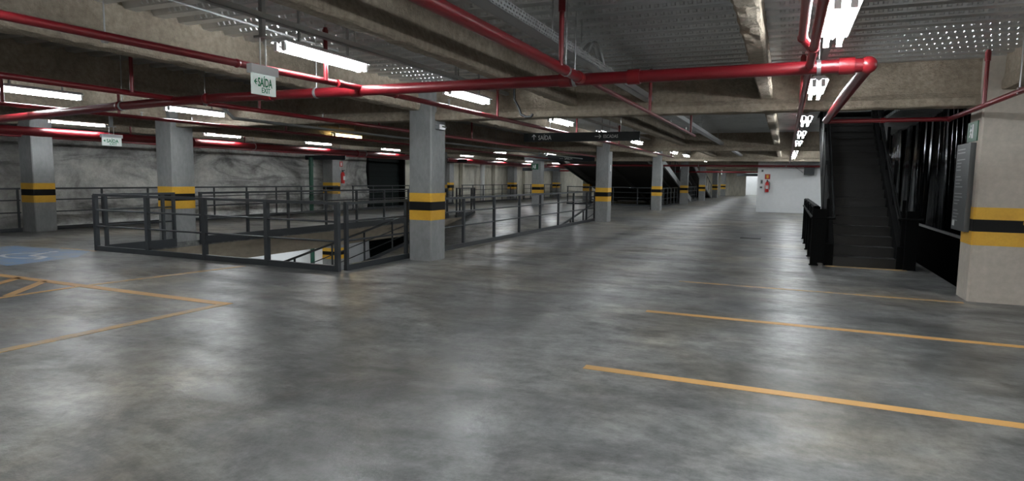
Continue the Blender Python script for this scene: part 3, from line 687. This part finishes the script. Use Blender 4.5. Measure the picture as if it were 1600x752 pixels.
small_sign('faraway dark hanging sign under the small lights, right of the exit-plate pillar', -14.6, 38.5, 1.97, 2.6, .2)
small_sign('dark hanging sign in front of the stained wall, left of the exit-plate pillar', -15.4, 28.0, 2.20, 1.7, .18)
small_sign('faraway dark hanging sign before the bright end doorway', -3.1, 62.0, 1.98, 2.1, .24)

# illuminated exit sign, facing the aisle
def exit_sign(label, x, y, z, wd, hh, drop):
    t = thing('exit_sign', label, 'sign', (x, y, z))
    MB().box(-.012, .012, 0, wd, 0, hh).build('panel', 'acrylic', t)
    MB().box(-.03, .03, -.025, wd+.02, hh, hh+.075).build('housing', 'reflector', t)
    ry = (R(90), 0, R(90))
    text_mesh('lettering', 'SAÍDA', hh*.60, 'green', t, (.0125, wd*.21, hh*.40), ry, .001, sx=.37*wd/hh, bold=.02)
    text_mesh('lettering', 'EXIT', hh*.36, 'green', t, (.0125, wd*.36, hh*.10), ry, .001, sx=.52*wd/hh, bold=.012)
    a = MB(); a.add([(.014, wd*.04, hh*.60), (.014, wd*.12, hh*.74), (.014, wd*.16, hh*.74), (.014, wd*.11, hh*.63), (.014, wd*.18, hh*.63), (.014, wd*.18, hh*.57), (.014, wd*.11, hh*.57), (.014, wd*.16, hh*.46), (.014, wd*.12, hh*.46)],
                    [(0, 2, 1), (0, 3, 2), (0, 6, 3), (3, 6, 5, 4), (0, 7, 6), (0, 8, 7)])
    a.build('arrow', 'green', t)
    for yy in (wd*.38, wd*.62): MB().tube((0, yy, hh+.075), (0, yy, hh+.075+drop), .007, 6).build('hanger_rod', 'pvc', t)
    MB().box(-.05, .05, wd*.3, wd*.7, hh+.075+drop, hh+.095+drop).box(-.02, .02, wd*.42, wd*.58, hh+.095+drop, 2.99-z).build('bracket', 'galv', t)
    return t
exit_sign('white hanging exit sign with green SAIDA and EXIT lettering at upper left', -4.25, 4.17, 2.15, .265, .175, .235)
exit_sign('small distant hanging exit sign before the rock wall at far left', -13.3, 8.9, 2.03, .42, .17, .15)
exit_sign('tiny faraway lit exit sign beyond the last aisle pillar', -5.0, 56, 2.05, .7, .3, .2)

# signs on the right pillar's left face (x = 2.16)
t = thing('directory_board', 'tall grey directory board with pale text rows on the right pillar', 'sign', (2.16, 9.55, .86))
MB().box(-.06, 0, 0, .66, 0, 1.12).build('panel', 'board', t)
ln = MB(); rnd = random.Random(4)
for k in range(22):
    z = .12+k*.044
    if k % 5 == 4: continue
    ln.box(-.062, -.06, .66-.06-rnd.uniform(.18, .42), .60, z, z+.012)
ln.build('text_rows', 'conduit', t)
MB().box(-.062, -.06, .50, .61, .05, .12).build('corner_label', 'pvc', t)
def running_man(mb, u0, z0, s, P):
    for (a, c, e, g) in ((.30, .75, .42, .88), ):
        mb.add([P(u0+s*a, z0+s*c), P(u0+s*e, z0+s*c), P(u0+s*e, z0+s*g), P(u0+s*a, z0+s*g)], [(0, 1, 2, 3)])
    for (x0, y0_, x1, y1_) in ((.36, .72, .36, .42), (.36, .66, .56, .52), (.36, .66, .20, .50), (.36, .42, .54, .30), (.54, .30, .52, .12), (.36, .42, .26, .24), (.26, .24, .08, .20)):
        dx, dy = x1-x0, y1_-y0_; l = math.hypot(dx, dy); nx, ny = -dy/l*.05, dx/l*.05
        mb.add([P(u0+s*(x0+nx), z0+s*(y0_+ny)), P(u0+s*(x1+nx), z0+s*(y1_+ny)), P(u0+s*(x1-nx), z0+s*(y1_-ny)), P(u0+s*(x0-nx), z0+s*(y0_-ny))], [(0, 1, 2, 3)])
    mb.add([P(u0+s*.66, z0+s*.1), P(u0+s*.92, z0+s*.1), P(u0+s*.92, z0+s*.9), P(u0+s*.66, z0+s*.9)], [(0, 1, 2, 3)])
t = thing('exit_plate', 'green running-man exit plate high on the right pillar above the directory board', 'sign', (2.16, 9.52, 2.0))
MB().box(-.012, 0, 0, .46, 0, .25).build('panel', 'green_sign', t)
m = MB(); running_man(m, .08, .02, .22, lambda u, z: (-.0135, .46-u, z)); m.build('pictogram', 'sign_text', t)
t = thing('exit_plate', 'green exit plate on the distant pillar left of the second pillar', 'sign', (-12.2, 31.19, 1.95))
MB().box(-.18, .22, -.012, 0, 0, .3).build('panel', 'green_sign', t)
m = MB(); running_man(m, -.15, .03, .25, lambda u, z: (u, -.0135, z)); m.build('pictogram', 'sign_text', t)
tag(MB().box(2.66, 2.84, 9.388, 9.396, .98, 1.02).build('tape_scrap', 'yellow'), 'small yellow tape scrap on the black band of the right pillar', 'tape')

# ------------------------------------------------------------------ fire equipment and boxes
def extinguisher(label, loc, rz, s=1.0):
    t = thing('fire_extinguisher', label, 'extinguisher', loc, None, rz)
    MB().tube((0, -.09*s, 0), (0, -.09*s, .42*s), .085*s, 14).tube((0, -.09*s, .42*s), (0, -.09*s, .5*s), .085*s, 14, True, .035*s).build('cylinder', 'ext_red', t)
    MB().tube((0, -.09*s, .5*s), (0, -.09*s, .56*s), .025*s, 8).box(-.02*s, .02*s, -.2*s, -.05*s, .56*s, .59*s).build('valve', 'black_plastic', t)
    MB().path([(.03*s, -.09*s, .53*s), (.12*s, -.09*s, .45*s), (.12*s, -.10*s, .12*s)], .012*s, 8).build('hose', 'black_plastic', t)
    MB().box(-.06*s, .06*s, -.18*s, -.172*s, .15*s, .32*s).build('paper_label', 'pvc', t)
    MB().box(-.04*s, .04*s, -.02*s, 0, .2*s, .4*s).build('wall_bracket', 'galv', t)
    return t
extinguisher('red fire extinguisher on the white wall block', (-.80, 33, .98), 0)
extinguisher('red fire extinguisher on the side of the pillar beside the green pipe', (-17.3, 21.75, 1.15), R(90), .95)
def plate(label, x, y, z, wd, hh, mat, inner=None, name='wall_sign', cat='sign'):
    t = thing(name, label, cat, (x, y, z)); MB().box(-wd/2, wd/2, -.02, 0, -hh/2, hh/2).build('panel', mat, t)
    if inner: MB().box(-wd*.2, wd*.2, -.023, -.02, -hh*.3, hh*.3).build('pictogram', inner, t)
plate('small red fire sign above the extinguisher on the white wall block', -.80, 33, 1.72, .24, .24, 'sign_red', 'yellow')
plate('small grey siren box high on the white wall block', -1.04, 33, 2.0, .10, .11, 'conduit', 'black_plastic', 'alarm_box', 'box')
plate('small dark call box midway up the white wall block', -1.05, 33, 1.47, .10, .2, 'conduit', 'black_plastic', 'call_box', 'box')
plate('small grey socket box low on the white wall block', -1.07, 33, 1.2, .12, .09, 'conduit', 'black_plastic', 'socket_box', 'box')
t = thing('wall_speaker', 'black box speaker mounted high on the white wall block', 'speaker', (1.0, 33, 1.82))
MB().box(-.22, .22, -.35, -.05, 0, .38).build('cabinet', 'black_plastic', t)
MB().box(-.19, .19, -.356, -.35, .03, .35).build('grille', 'sign_dark', t)
MB().bar((-.25, -.04, .1), (-.6, -.02, .38), .03, .03).box(-.1, .1, -.05, 0, .1, .3).build('bracket', 'conduit', t)
t = thing('wall_sign', 'red and white fire sign on the pillar beside the green pipe', 'sign', (-17.3, 21.75, 1.95))
MB().box(0, .015, -.09, .09, -.1, .12).build('panel', 'sign_red', t); MB().box(.015, .018, -.04, .04, -.06, .08).build('pictogram', 'pvc', t)
t = thing('drain_pipe', 'dark green vertical pipe standing before the rock wall', 'pipe', (-17.55, 20.2, -2.75))
MB().tube((0, 0, 0), (0, 0, 4.95), .085, 12).build('pipe_run', 'green_pipe', t)
for z in (3.3, 4.6): MB().tube((0, 0, z), (0, 0, z+.08), .1, 12).build('collar', 'green_pipe', t)
t = thing('drain_pipe', 'pale vertical pipe on the stained wall beyond the shutter', 'pipe', (-17.6, 36.0, 0))
MB().tube((0, 0, 0), (0, 0, 2.5), .14, 12).build('pipe_run', 'pvc', t)
for z in (.8, 2.0): MB().tube((0, 0, z), (0, 0, z+.08), .16, 12).build('collar', 'pvc', t)
for i, (y, wd) in enumerate(((30.2, .5), (33.6, .35), (38.2, .4), (43.5, .5), (46.5, .4))):
    tag(MB().box(-17.95, -17.75, y, y+wd, 0, 2.6).build('wall_pilaster', 'far_wall'), words[i].capitalize()+' flat pilaster of the stained wall beyond the shutter', 'pilaster')
t = thing('wall_sign', 'small white tag on the side of the second pillar', 'sign', (-5.575, 21.45, 1.85)); MB().box(0, .012, -.05, .06, -.1, .12).build('panel', 'pvc', t)
